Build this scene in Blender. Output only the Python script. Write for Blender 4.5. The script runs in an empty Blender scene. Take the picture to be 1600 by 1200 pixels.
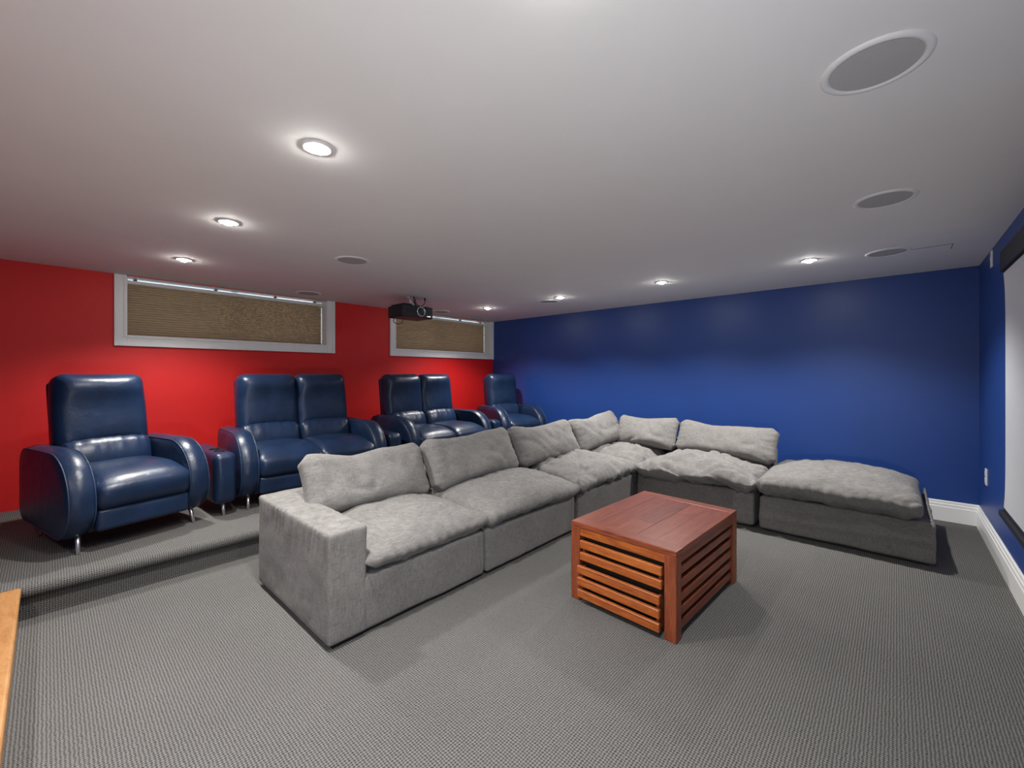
import bpy, bmesh, math, random
from mathutils import Vector, Matrix, noise

random.seed(7)
S = bpy.context.scene
COL = S.collection
PI = math.pi
R = math.radians

# ------------------------------------------------------------------ camera, world, light, exposure
ROOM_H = 2.137
X_BLUE, Y_RED, Y_SCREEN, X_LEFT = 5.14, 5.115, -0.505, -1.35
PLAT_Z, PLAT_Y = 0.178, 3.27

cam_d = bpy.data.cameras.new('camera')
cam_d.sensor_width = 36.0
cam_d.lens = 660.0 / 1600.0 * 36.0
cam_d.shift_y = -16.0 / 1600.0
cam_d.clip_start = 0.02
cam = bpy.data.objects.new('camera', cam_d)
COL.objects.link(cam)
cam.location = (0, 0, 1.25)
cam.rotation_euler = (R(90), 0, math.atan2(-0.7399, 0.6727))
S.camera = cam

world = bpy.data.worlds.new('overcast_daylight')
S.world = world
world.use_nodes = True
world.node_tree.nodes['Background'].inputs[0].default_value = (0.80, 0.90, 1.0, 1)
world.node_tree.nodes['Background'].inputs[1].default_value = 2.6

SPOT_W = 80.0        # wide beam of each recessed ceiling lamp
CORE_W = 62.0        # its narrower bright core
FILL_W = 84.0      # added fill spot for the ceiling
FILL_CONE, FILL_UP = 138, 27

S.view_settings.view_transform = 'Standard'
S.view_settings.look = 'None'
S.view_settings.exposure = 0.0
S.view_settings.gamma = 1.0
S.view_settings.use_curve_mapping = False

# added fill light below the camera, tipped up to brighten the ceiling
fl = bpy.data.lights.new('added_ceiling_fill', 'SPOT')
fl.energy = FILL_W
fl.spot_size = R(FILL_CONE)
fl.spot_blend = 1.0
fl.shadow_soft_size = 0.06
fl.color = (0.94, 0.98, 1.0)
flo = bpy.data.objects.new('added_ceiling_fill', fl)
COL.objects.link(flo)
flo.location = (-0.04, -0.08, 0.80)
flo.rotation_euler = Vector((0.74 * math.cos(R(FILL_UP)), 0.67 * math.cos(R(FILL_UP)), math.sin(R(FILL_UP)))).to_track_quat('-Z', 'Y').to_euler()


# ------------------------------------------------------------------ materials
def lin(c):
    c = c / 255.0
    return c / 12.92 if c <= 0.04045 else ((c + 0.055) / 1.055) ** 2.4


def rgb(r, g, b):
    return (lin(r), lin(g), lin(b), 1.0)


class NT:
    def __init__(self, name):
        self.m = bpy.data.materials.new(name)
        self.m.use_nodes = True
        self.t = self.m.node_tree
        self.b = self.t.nodes['Principled BSDF']

    def n(self, kind, **kw):
        nd = self.t.nodes.new(kind)
        for k, v in kw.items():
            setattr(nd, k, v)
        return nd

    def l(self, a, b):
        self.t.links.new(a, b)

    def math(self, op, a, b=None, c=None):
        nd = self.n('ShaderNodeMath', operation=op)
        for i, v in enumerate((a, b, c)):
            if v is None:
                continue
            if isinstance(v, (int, float)):
                nd.inputs[i].default_value = v
            else:
                self.l(v, nd.inputs[i])
        return nd.outputs[0]

    def ramp(self, fac, stops):
        nd = self.n('ShaderNodeValToRGB')
        el = nd.color_ramp.elements
        while len(el) < len(stops):
            el.new(0.5)
        for e, (p, c) in zip(el, stops):
            e.position = p
            e.color = c
        self.l(fac, nd.inputs[0])
        return nd.outputs[0]

    def noise(self, scale, detail=3.0, rough=0.55, vec=None, dist=0.0):
        nd = self.n('ShaderNodeTexNoise')
        nd.inputs['Scale'].default_value = scale
        nd.inputs['Detail'].default_value = detail
        nd.inputs['Roughness'].default_value = rough
        nd.inputs['Distortion'].default_value = dist
        if vec is not None:
            self.l(vec, nd.inputs['Vector'])
        return nd.outputs[0]

    def coord(self, which='Object', scale=None, rot=None):
        tc = self.n('ShaderNodeTexCoord')
        o = tc.outputs[which]
        if scale or rot:
            mp = self.n('ShaderNodeMapping')
            if scale:
                mp.inputs['Scale'].default_value = scale
            if rot:
                mp.inputs['Rotation'].default_value = rot
            self.l(o, mp.inputs['Vector'])
            o = mp.outputs[0]
        return o

    def bump(self, h, strength, dist):
        nd = self.n('ShaderNodeBump')
        nd.inputs['Strength'].default_value = strength
        nd.inputs['Distance'].default_value = dist
        self.l(h, nd.inputs['Height'])
        self.l(nd.outputs[0], self.b.inputs['Normal'])
        return nd

    def set(self, **kw):
        for k, v in kw.items():
            self.b.inputs[k.replace('_', ' ')].default_value = v
        return self


M = {}


def paint(name, col, rough=0.6, var=0.06, bump=0.15):
    t = NT(name)
    c = t.coord()
    n = t.noise(3.0, 4, 0.6, c)
    lo = tuple(x * (1 - var) for x in col[:3]) + (1,)
    hi = tuple(min(1, x * (1 + var)) for x in col[:3]) + (1,)
    t.l(t.ramp(n, [(0.3, lo), (0.7, hi)]), t.b.inputs['Base Color'])
    t.set(Roughness=rough)
    t.bump(t.noise(260.0, 2, 0.5, c), bump, 0.0015)
    M[name] = t.m
    return t


paint('ceiling_paint', (0.78, 0.775, 0.76, 1), 0.85, 0.015, 0.1)
paint('red_paint', (0.68, 0.010, 0.009, 1), 0.55, 0.04)
paint('blue_paint', (0.013, 0.052, 0.235, 1), 0.42, 0.04)
paint('white_trim', (0.83, 0.83, 0.81, 1), 0.35, 0.02, 0.03)
paint('plate_white', (0.72, 0.72, 0.74, 1), 0.35, 0.02, 0.02)
paint('speaker_trim', (0.76, 0.755, 0.74, 1), 0.6, 0.02, 0.02)
paint('matte_black', (0.008, 0.008, 0.01, 1), 0.6, 0.2, 0.05)
paint('screen_black', (0.006, 0.008, 0.014, 1), 0.7, 0.2, 0.05)
paint('projector_black', (0.003, 0.006, 0.011, 1), 0.5, 0.2, 0.05)
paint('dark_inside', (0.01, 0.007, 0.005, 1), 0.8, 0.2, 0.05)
paint('screen_white', (0.56, 0.58, 0.61, 1), 0.75, 0.01, 0.01)
paint('hatch_line', (0.10, 0.095, 0.09, 1), 0.8, 0.1, 0.02)


def carpet(name):
    t = NT(name)
    uv = t.coord('UV')
    sep = t.n('ShaderNodeSeparateXYZ')
    wob = t.n('ShaderNodeTexNoise')
    wob.inputs['Scale'].default_value = 45.0
    t.l(uv, wob.inputs['Vector'])
    t.l(uv, sep.inputs[0])
    p = 0.0103
    wu = t.math('MULTIPLY', t.math('SUBTRACT', wob.outputs[0], 0.5), 5.0)
    a = t.math('SINE', t.math('ADD', t.math('MULTIPLY', sep.outputs[0], 2 * PI / p), wu))
    b = t.math('SINE', t.math('SUBTRACT', t.math('MULTIPLY', sep.outputs[1], 2 * PI / p), wu))
    h = t.math('ADD', t.math('ADD', t.math('MULTIPLY', a, 0.24), t.math('MULTIPLY', b, 0.26)), 0.5)       # 0..1 dimpled loops
    fuzz = t.noise(150.0, 3, 0.7, uv)
    big = t.noise(1.3, 3, 0.5, uv)
    mix = t.math('ADD', t.math('MULTIPLY', h, 0.62), t.math('MULTIPLY', fuzz, 0.38))
    colr = t.ramp(mix, [(0.16, (0.016, 0.0155, 0.015, 1)), (0.40, (0.094, 0.092, 0.089, 1)), (0.72, (0.190, 0.184, 0.177, 1))])
    mul = t.n('ShaderNodeMix', data_type='RGBA', blend_type='MULTIPLY')
    mul.inputs[0].default_value = 1.0
    t.l(colr, mul.inputs[6])
    t.l(t.ramp(big, [(0.3, (0.88, 0.88, 0.88, 1)), (0.7, (1, 1, 1, 1))]), mul.inputs[7])
    t.l(mul.outputs[2], t.b.inputs['Base Color'])
    t.set(Roughness=0.95)
    t.b.inputs['Specular IOR Level'].default_value = 0.1
    t.bump(mix, 0.7, 0.006)
    M[name] = t.m


carpet('loop_carpet')


def fabric(name, col):
    t = NT(name)
    c = t.coord('Object')
    slub = t.noise(24.0, 3, 0.7, t.coord('Object', (1.0, 1.0, 14.0)))
    slub2 = t.noise(24.0, 3, 0.7, t.coord('Object', (14.0, 13.0, 1.0)))
    fine = t.noise(330.0, 2, 0.6, c)
    cloud = t.noise(4.0, 4, 0.6, c)
    s = t.math('ADD', t.math('MULTIPLY', slub, 0.34), t.math('MULTIPLY', slub2, 0.34))
    s = t.math('ADD', s, t.math('MULTIPLY', fine, 0.2))
    s = t.math('ADD', s, t.math('MULTIPLY', cloud, 0.12))
    lo = tuple(x * 0.40 for x in col[:3]) + (1,)
    hi = tuple(x * 1.60 for x in col[:3]) + (1,)
    t.l(t.ramp(s, [(0.34, lo), (0.66, hi)]), t.b.inputs['Base Color'])
    t.set(Roughness=0.92)
    t.b.inputs['Specular IOR Level'].default_value = 0.15
    t.b.inputs['Sheen Weight'].default_value = 0.08
    t.b.inputs['Sheen Roughness'].default_value = 0.5
    t.bump(s, 0.35, 0.004)
    M[name] = t.m


fabric('grey_linen', (0.182, 0.175, 0.167, 1))


def leather(name, col, rough=0.33):
    t = NT(name)
    c = t.coord('Object')
    cloud = t.noise(5.0, 4, 0.6, c)
    grain = t.noise(240.0, 3, 0.6, c)
    crease = t.noise(16.0, 5, 0.65, c, 0.6)
    lo = tuple(x * 0.75 for x in col[:3]) + (1,)
    hi = tuple(x * 1.3 for x in col[:3]) + (1,)
    t.l(t.ramp(cloud, [(0.3, lo), (0.7, hi)]), t.b.inputs['Base Color'])
    t.l(t.math('ADD', t.math('MULTIPLY', crease, 0.16), rough - 0.08), t.b.inputs['Roughness'])
    h = t.math('ADD', t.math('MULTIPLY', grain, 0.12), t.math('MULTIPLY', crease, 0.88))
    t.bump(h, 0.22, 0.012)
    M[name] = t.m


leather('navy_leather', (0.0075, 0.0195, 0.052, 1), 0.34)
M['navy_leather'].node_tree.nodes['Principled BSDF'].inputs['Specular IOR Level'].default_value = 0.42
leather('navy_piping', (0.017, 0.032, 0.068, 1), 0.42)


def wood(name, a, b, c3, scale=(1, 1, 1), rough=0.35, ring=5.0):
    t = NT(name)
    oi = t.n('ShaderNodeObjectInfo')
    add = t.n('ShaderNodeVectorMath', operation='ADD')
    t.l(t.coord('Object', scale), add.inputs[0])
    mul = t.n('ShaderNodeVectorMath', operation='SCALE')
    mul.inputs[0].default_value = (13.0, 7.0, 5.0)
    t.l(oi.outputs['Random'], mul.inputs['Scale'])
    t.l(mul.outputs[0], add.inputs[1])
    v = add.outputs[0]
    g1 = t.noise(ring, 4, 0.6, v, 1.2)
    g2 = t.noise(ring * 7, 3, 0.7, v, 0.3)
    s = t.math('ADD', t.math('MULTIPLY', g1, 0.62), t.math('MULTIPLY', g2, 0.38))
    s = t.math('ADD', s, t.math('MULTIPLY', t.math('SUBTRACT', oi.outputs['Random'], 0.5), 0.10))
    t.l(t.ramp(s, [(0.3, a), (0.5, b), (0.72, c3)]), t.b.inputs['Base Color'])
    t.set(Roughness=rough)
    t.bump(g2, 0.06, 0.003)
    M[name] = t.m


# grain runs along local X, Y or Z of the board
wood('mahogany_x', (0.085, 0.017, 0.008, 1), (0.19, 0.042, 0.016, 1), (0.30, 0.080, 0.030, 1), (1, 9, 9))
wood('mahogany_y', (0.085, 0.017, 0.008, 1), (0.19, 0.042, 0.016, 1), (0.30, 0.080, 0.030, 1), (9, 1, 9))
wood('mahogany_z', (0.085, 0.017, 0.008, 1), (0.19, 0.042, 0.016, 1), (0.30, 0.080, 0.030, 1), (9, 9, 1))
wood('amber_slat', (0.15, 0.028, 0.007, 1), (0.32, 0.080, 0.015, 1), (0.46, 0.135, 0.025, 1), (9, 1, 9))
wood('honey_oak', (0.20, 0.085, 0.025, 1), (0.36, 0.175, 0.062, 1), (0.46, 0.245, 0.10, 1), (5, 1.6, 5), 0.4, 4.5)


def metal(name, col, rough):
    t = NT(name)
    n = t.noise(40.0, 2, 0.5, t.coord())
    t.l(t.math('ADD', t.math('MULTIPLY', n, 0.1), rough - 0.05), t.b.inputs['Roughness'])
    t.set(Metallic=1.0)
    t.b.inputs['Base Color'].default_value = col
    M[name] = t.m


metal('chrome', (0.85, 0.85, 0.87, 1), 0.30)
metal('silver_ring', (0.75, 0.77, 0.80, 1), 0.28)

t = NT('speaker_grille')
c = t.coord()
vor = t.n('ShaderNodeTexVoronoi')
vor.inputs['Scale'].default_value = 700.0
t.l(c, vor.inputs['Vector'])
t.l(t.ramp(vor.outputs[0], [(0.2, (0.36, 0.36, 0.357, 1)), (0.55, (0.45, 0.45, 0.445, 1))]), t.b.inputs['Base Color'])
t.set(Roughness=0.7)
M['speaker_grille'] = t.m

t = NT('shade_cloth')
c = t.coord()
n = t.noise(6.0, 2, 0.5, c)
t.l(t.ramp(n, [(0.3, (0.56, 0.46, 0.335, 1)), (0.7, (0.60, 0.49, 0.36, 1))]), t.b.inputs['Base Color'])
t.set(Roughness=0.9)
tr = t.n('ShaderNodeBsdfTranslucent')
tr.inputs[0].default_value = (0.56, 0.45, 0.33, 1)
mx = t.n('ShaderNodeMixShader')
mx.inputs[0].default_value = 0.36
t.l(t.b.outputs[0], mx.inputs[1])
t.l(tr.outputs[0], mx.inputs[2])
t.l(mx.outputs[0], t.t.nodes['Material Output'].inputs['Surface'])
M['shade_cloth'] = t.m

t = NT('window_glass')
t.set(Roughness=0.02)
t.b.inputs['Transmission Weight'].default_value = 1.0
t.b.inputs['IOR'].default_value = 1.01
t.l(t.ramp(t.noise(2.0, 2, 0.5, t.coord()), [(0.3, (0.93, 0.95, 0.95, 1)), (0.7, (0.97, 0.98, 0.98, 1))]), t.b.inputs['Base Color'])
M['window_glass'] = t.m

t = NT('lens_glass')
t.set(Roughness=0.08)
t.b.inputs['Coat Weight'].default_value = 1.0
t.l(t.ramp(t.noise(30.0, 2, 0.5, t.coord()), [(0.3, (0.004, 0.004, 0.006, 1)), (0.7, (0.02, 0.02, 0.03, 1))]), t.b.inputs['Base Color'])
M['lens_glass'] = t.m

t = NT('lamp_glow')
t.b.inputs['Base Color'].default_value = (0.9, 0.9, 0.88, 1)
t.b.inputs['Emission Color'].default_value = (1.0, 0.97, 0.92, 1)
t.b.inputs['Emission Strength'].default_value = 340.0
M['lamp_glow'] = t.m


# ------------------------------------------------------------------ object helpers
def tag(o, label=None, cat=None, group=None, kind=None):
    if label:
        o['label'] = label
    if cat:
        o['category'] = cat
    if group:
        o['group'] = group
    if kind:
        o['kind'] = kind
    return o


def empty(name, loc=(0, 0, 0), rz=0.0, parent=None):
    o = bpy.data.objects.new(name, None)
    o.empty_display_size = 0.1
    COL.objects.link(o)
    o.location = loc
    o.rotation_euler = (0, 0, rz)
    o.parent = parent
    return o


def mesh_obj(name, me, mat, parent=None, smooth=False, loc=None, rot=None):
    o = bpy.data.objects.new(name, me)
    COL.objects.link(o)
    if not me.materials:
        me.materials.append(M[mat])
    if smooth:
        for p in me.polygons:
            p.use_smooth = True
    o.parent = parent
    if loc:
        o.location = loc
    if rot:
        o.rotation_euler = rot
    return o


def pyd(name, verts, faces):
    me = bpy.data.meshes.new(name)
    me.from_pydata([tuple(v) for v in verts], [], faces)
    me.update()
    bm = bmesh.new()
    bm.from_mesh(me)
    bmesh.ops.recalc_face_normals(bm, faces=bm.faces)
    bm.to_mesh(me)
    bm.free()
    return me


class MB:
    """collects shapes into one mesh"""
    def __init__(self):
        self.v, self.f = [], []

    def add(self, vs, fs):
        k = len(self.v)
        self.v += [tuple(v) for v in vs]
        self.f += [[i + k for i in f] for f in fs]
        return self

    def box(self, x0, x1, y0, y1, z0, z1):
        vs = [(x, y, z) for z in (z0, z1) for y in (y0, y1) for x in (x0, x1)]
        return self.add(vs, [(0, 2, 3, 1), (4, 5, 7, 6), (0, 1, 5, 4), (2, 6, 7, 3), (0, 4, 6, 2), (1, 3, 7, 5)])

    def tube(self, pts, r, seg=8, closed=False, r2=None):
        pts = [Vector(p) for p in pts]
        n = len(pts)
        vs, fs = [], []
        prev = None
        for i, p in enumerate(pts):
            if closed:
                d = pts[(i + 1) % n] - pts[i - 1]
            else:
                d = pts[min(i + 1, n - 1)] - pts[max(i - 1, 0)]
            d.normalize()
            if prev is None:
                ref = Vector((1, 0, 0)) if abs(d.x) < 0.8 else Vector((0, 0, 1))
                a = d.cross(ref).normalized()
            else:
                a = (prev - d * prev.dot(d)).normalized()
            prev = a
            b = d.cross(a)
            rr = r if r2 is None else r + (r2 - r) * i / (n - 1)
            for k in range(seg):
                q = 2 * PI * k / seg
                vs.append(p + (a * math.cos(q) + b * math.sin(q)) * rr)
        m = n if closed else n - 1
        for i in range(m):
            for k in range(seg):
                j = (i + 1) % n
                fs.append((i * seg + k, i * seg + (k + 1) % seg, j * seg + (k + 1) % seg, j * seg + k))
        if not closed:
            fs.append(tuple(range(seg))[::-1])
            fs.append(tuple(range((n - 1) * seg, n * seg)))
        return self.add(vs, fs)

    def lathe(self, prof, seg=32, center=(0, 0, 0), axis='z', cap0=True, cap1=True):
        vs, fs = [], []
        for (r, h) in prof:
            for k in range(seg):
                q = 2 * PI * k / seg
                a, b = r * math.cos(q), r * math.sin(q)
                p = (a, b, h) if axis == 'z' else (a, h, b)
                vs.append((p[0] + center[0], p[1] + center[1], p[2] + center[2]))
        n = len(prof)
        for i in range(n - 1):
            for k in range(seg):
                fs.append((i * seg + k, i * seg + (k + 1) % seg, (i + 1) * seg + (k + 1) % seg, (i + 1) * seg + k))
        if cap0:
            fs.append(tuple(range(seg)))
        if cap1:
            fs.append(tuple(range((n - 1) * seg, n * seg)))
        return self.add(vs, fs)

    def prism(self, poly, a0, a1, axis='x'):
        """poly in the other two axes, extruded along axis"""
        n = len(poly)
        vs = []
        for a in (a0, a1):
            for (p, q) in poly:
                vs.append((a, p, q) if axis == 'x' else (p, a, q) if axis == 'y' else (p, q, a))
        fs = [tuple(range(n))[::-1], tuple(range(n, 2 * n))]
        for i in range(n):
            fs.append((i, (i + 1) % n, n + (i + 1) % n, n + i))
        return self.add(vs, fs)

    def build(self, name, mat, parent=None, smooth=False, bevel=0.0, seg=2, loc=None, rot=None):
        me = pyd(name, self.v, self.f)
        if bevel > 0:
            bm = bmesh.new()
            bm.from_mesh(me)
            es = [e for e in bm.edges if len(e.link_faces) == 2 and e.calc_face_angle(0) > 0.6]
            bmesh.ops.bevel(bm, geom=es, offset=bevel, segments=seg, profile=0.5, affect='EDGES', clamp_overlap=True)
            bm.to_mesh(me)
            bm.free()
        o = mesh_obj(name, me, mat, parent, smooth, loc, rot)
        return o


def axis_samples(h, r, m, k=4):
    c = [-h + r * (1 - math.cos(PI / 2 * i / k)) for i in range(k)]
    inner = [-(h - r) + 2 * (h - r) * i / m for i in range(m + 1)]
    return c + inner + [-x for x in reversed(c)]


def rbox(hx, hy, hz, r, nx=10, ny=10, nz=4, deform=None, k=4):
    """rounded, finely divided box; deform(u, v, w, co) bends it (u, v, w in -1..1)"""
    ax = (axis_samples(hx, r, nx, k), axis_samples(hy, r, ny, k), axis_samples(hz, r, nz, k))
    H = (hx, hy, hz)
    idx, verts, faces = {}, [], []

    def vid(i, j, l):
        key = (i, j, l)
        if key not in idx:
            p = (ax[0][i], ax[1][j], ax[2][l])
            q = [max(-(H[a] - r), min(H[a] - r, p[a])) for a in range(3)]
            d = Vector((p[0] - q[0], p[1] - q[1], p[2] - q[2]))
            co = Vector(q) + (d.normalized() * r if d.length > 1e-9 else d)
            if deform:
                co = deform(co.x / hx, co.y / hy, co.z / hz, co)
            idx[key] = len(verts)
            verts.append(co)
        return idx[key]
    n = [len(a) - 1 for a in ax]
    for i in range(n[0]):
        for j in range(n[1]):
            for l in (0, n[2]):
                faces.append((vid(i, j, l), vid(i + 1, j, l), vid(i + 1, j + 1, l), vid(i, j + 1, l)))
    for i in range(n[0]):
        for l in range(n[2]):
            for j in (0, n[1]):
                faces.append((vid(i, j, l), vid(i + 1, j, l), vid(i + 1, j, l + 1), vid(i, j, l + 1)))
    for j in range(n[1]):
        for l in range(n[2]):
            for i in (0, n[0]):
                faces.append((vid(i, j, l), vid(i, j + 1, l), vid(i, j + 1, l + 1), vid(i, j, l + 1)))
    return pyd('soft', verts, faces)


def nz3(p, s, seed):
    return noise.noise(Vector((p[0] * s + seed * 3.1, p[1] * s + seed * 1.7, p[2] * s - seed * 2.3)))


# ------------------------------------------------------------------ the room
def uv_mesh(name, verts, faces, uvs):
    me = bpy.data.meshes.new(name)
    me.from_pydata(verts, [], faces)
    uvl = me.uv_layers.new(name='UVMap')
    for p in me.polygons:
        for li in p.loop_indices:
            uvl.data[li].uv = uvs[me.loops[li].vertex_index]
    me.update()
    return me


# floor (carpet), slab with thickness
vs = [(X_LEFT, Y_SCREEN, 0), (X_BLUE, Y_SCREEN, 0), (X_BLUE, Y_RED, 0), (X_LEFT, Y_RED, 0)]
vs += [(x, y, -0.06) for x, y, z in vs]
fs = [(0, 1, 2, 3), (7, 6, 5, 4), (0, 4, 5, 1), (1, 5, 6, 2), (2, 6, 7, 3), (3, 7, 4, 0)]
tag(mesh_obj('floor', uv_mesh('floor', vs, fs, [(x, y) for x, y, z in vs]), 'loop_carpet'), 'grey looped carpet covering the room floor', kind='structure')

# raised platform with a rolled carpet nosing
prof = [(PLAT_Y + 0.030, 0.0), (PLAT_Y + 0.030, 0.06), (PLAT_Y + 0.026, PLAT_Z - 0.068)]
for i in range(9):
    a = R(-90 + 180 * i / 8)
    prof.append((PLAT_Y + 0.010 - 0.034 * math.cos(a), PLAT_Z - 0.034 + 0.034 * math.sin(a)))
prof += [(PLAT_Y + 0.05, PLAT_Z), (PLAT_Y + 0.6, PLAT_Z), (Y_RED, PLAT_Z)]
arc, acc = [0.0], 0.0
for p, q in zip(prof[:-1], prof[1:]):
    acc += math.dist(p, q)
    arc.append(acc)
vs, uvs, fs = [], [], []
xs = [X_LEFT, X_BLUE]
for x in xs:
    for (y, z), a in zip(prof, arc):
        vs.append((x, y, z))
        uvs.append((x, a))
n = len(prof)
for i in range(n - 1):
    fs.append((i, n + i, n + i + 1, i + 1))
plat = mesh_obj('trim_1', uv_mesh('platform', vs, fs, uvs), 'loop_carpet', smooth=True)
tag(plat, 'carpeted raised platform with rolled nosing under the navy recliners', kind='structure')

# ceiling
MBc = MB().box(X_LEFT, X_BLUE, Y_SCREEN, Y_RED, ROOM_H, ROOM_H + 0.06)
tag(MBc.build('ceiling', 'ceiling_paint'), 'flat white painted ceiling', kind='structure')


def wall_y(name, mat, y0, y1, x0, x1, z0, z1, holes, label):
    mb = MB()
    xs = sorted({x0, x1, *[v for h in holes for v in h[:2]]})
    zs = sorted({z0, z1, *[v for h in holes for v in h[2:]]})
    for a, b in zip(xs[:-1], xs[1:]):
        for c_, d in zip(zs[:-1], zs[1:]):
            mx, mz = (a + b) / 2, (c_ + d) / 2
            if any(h[0] < mx < h[1] and h[2] < mz < h[3] for h in holes):
                continue
            mb.box(a, b, y0, y1, c_, d)
    return tag(mb.build(name, mat), label, kind='structure')


WIN = [(0.48, 2.28, 1.595, 2.128), (3.235, 5.06, 1.595, 2.128)]
wall_y('wall_back', 'red_paint', Y_RED, Y_RED + 0.3, X_LEFT, X_BLUE, 0, ROOM_H, WIN, 'bright red painted wall behind the recliners')
tag(MB().box(X_BLUE, X_BLUE + 0.1, Y_SCREEN, Y_RED + 0.3, 0, ROOM_H).build('wall_right', 'blue_paint'), 'royal blue painted wall behind the grey sectional', kind='structure')
tag(MB().box(X_LEFT, X_BLUE + 0.1, Y_SCREEN - 0.1, Y_SCREEN, 0, ROOM_H).build('wall_front', 'blue_paint'), 'blue painted wall that carries the projection screen', kind='structure')
tag(MB().box(X_LEFT - 0.1, X_LEFT, Y_SCREEN - 0.1, Y_RED + 0.3, 0, ROOM_H).build('wall_left', 'blue_paint'), 'blue painted wall beside the camera', kind='structure')

# baseboards: stepped profile
bp = [(0, 0), (0.018, 0), (0.018, 0.118), (0.014, 0.126), (0.014, 0.142), (0.009, 0.150), (0.009, 0.163), (0.004, 0.172), (0, 0.172)]
tag(MB().prism([(X_BLUE - a, b) for a, b in bp], Y_SCREEN, PLAT_Y + 0.01, 'y').build('baseboard_right', 'white_trim'), 'tall white moulded baseboard along the blue wall', kind='structure')
tag(MB().prism([(Y_SCREEN + a, b) for a, b in bp], X_LEFT, X_BLUE, 'x').build('baseboard_front', 'white_trim'), 'tall white moulded baseboard under the projection screen', kind='structure')


# windows
def make_window(n, hole, ox0, ox1, oz0):
    x0, x1, z0, z1 = hole
    w = empty('window_%d' % n, ((x0 + x1) / 2, Y_RED, z0))
    tag(w, ['wide basement window in white casing at the left of the red wall', 'basement window in white casing next to the blue wall'][n - 1], kind='structure')

    def part(mb, name, mat, bevel=0.0):
        o = mb.build(name, mat, bevel=bevel)
        o.parent = w
        o.matrix_parent_inverse = Matrix.Translation(w.location).inverted()
        return o
    yf = Y_RED
    # casing: two stepped bands per side
    for (nm, a, b, c_, d) in (('casing', ox0, x0, oz0, ROOM_H - 0.002), ('casing', x1, ox1, oz0, ROOM_H - 0.002)):
        mb = MB().box(a, b, yf - 0.016, yf, c_, d)
        outer_left = nm == 'casing' and b == x0
        s = (a, a + 0.028) if outer_left else (b - 0.028, b)
        mb.box(s[0], s[1], yf - 0.026, yf - 0.016, c_, d)
        m_ = (b - 0.022, b - 0.008) if outer_left else (a + 0.008, a + 0.022)
        mb.box(m_[0], m_[1], yf - 0.021, yf - 0.016, z0 - 0.018, d)
        part(mb, 'casing', 'white_trim', 0.002)
    mb = MB().box(x0, x1, yf - 0.016, yf, oz0, z0)
    mb.box(ox0 + 0.028, ox1 - 0.028, yf - 0.026, yf - 0.016, oz0, oz0 + 0.028)
    mb.box(x0 - 0.008, x1 + 0.008, yf - 0.021, yf - 0.016, z0 - 0.022, z0 - 0.008)
    part(mb, 'casing', 'white_trim', 0.002)
    # jamb lining of the recess
    t_ = 0.004
    part(MB().box(x0, x0 + t_, yf - 0.002, yf + 0.25, z0, z1), 'jamb', 'white_trim')
    part(MB().box(x1 - t_, x1, yf - 0.002, yf + 0.25, z0, z1), 'jamb', 'white_trim')
    part(MB().box(x0, x1, yf - 0.002, yf + 0.25, z0, z0 + t_), 'sill', 'white_trim')
    part(MB().box(x0, x1, yf - 0.002, yf + 0.25, z1 - t_, z1), 'head_lining', 'white_trim')
    # sash and glass
    ys = yf + 0.235
    fw = 0.022
    mb = MB().box(x0, x1, ys, ys + 0.04, z0, z0 + 0.04).box(x0, x0 + 0.03, ys, ys + 0.04, z0, z1).box(x1 - 0.03, x1, ys, ys + 0.04, z0, z1)
    mb.box(x0, x1, ys, ys + 0.04, z1 - 0.006, z1)
    xm = (x0 + x1) / 2
    mb.box(xm - fw, xm + fw, ys, ys + 0.04, z0, z1)
    part(mb, 'window_frame', 'white_trim')
    part(MB().box(x0 + 0.03, xm - fw, ys + 0.018, ys + 0.022, z0 + 0.04, z1 - 0.006), 'pane', 'window_glass')
    part(MB().box(xm + fw, x1 - 0.03, ys + 0.018, ys + 0.022, z0 + 0.04, z1 - 0.006), 'pane', 'window_glass')
    # cellular shade: a thing of its own hanging in the recess
    sh = empty('cellular_shade', ((x0 + x1) / 2, yf + 0.14, z0 + 0.006))
    tag(sh, ['tan pleated cellular shade lowered in the wide left window', 'tan pleated cellular shade behind the hanging projector, beside the blue wall'][n - 1], 'blind', 'pleated window shades')
    hw = (x1 - x0) / 2 - 0.010
    zt = z1 - z0 - 0.006
    head = zt - 0.015
    MB().box(-hw, hw, -0.018, 0.022, head - 0.032, head).build('headrail', 'white_trim', sh, bevel=0.003)
    npl = 21
    zb, ztop = 0.016, head - 0.032
    pts_f = []
    for i in range(2 * npl + 1):
        z = zb + (ztop - zb) * i / (2 * npl)
        pts_f.append((-0.017 if i % 2 else 0.0, z - (0.004 if i % 2 else 0.0)))
    poly = pts_f + [(-0.0155 if i % 2 else 0.0015, z) for i, (y, z) in reversed(list(enumerate(pts_f)))]
    vs_, fs_ = [], []
    m = len(poly)
    for x in (-hw, hw):
        vs_ += [(x, y, z) for y, z in poly]
    for i in range(m):
        fs_.append((i, (i + 1) % m, m + (i + 1) % m, m + i))
    half = len(pts_f)
    for i in range(half - 1):
        for off in (0, m):
            fs_.append((off + i, off + i + 1, off + m - 2 - i, off + m - 1 - i))
    mesh_obj('pleated_cloth', pyd('pleats', vs_, fs_), 'shade_cloth', sh)
    MB().box(-hw, hw, -0.014, 0.018, 0.0, 0.016).build('bottom_rail', 'shade_cloth', sh, bevel=0.003)
    ch = MB()
    for i in range(26):
        z = head - 0.05 - i * 0.0165
        ch.lathe([(0.0006, -0.004), (0.0036, -0.0015), (0.0036, 0.0015), (0.0006, 0.004)], 6, (hw - 0.004, -0.026, z))
    ch.build('bead_chain', 'plate_white', sh)
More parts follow.
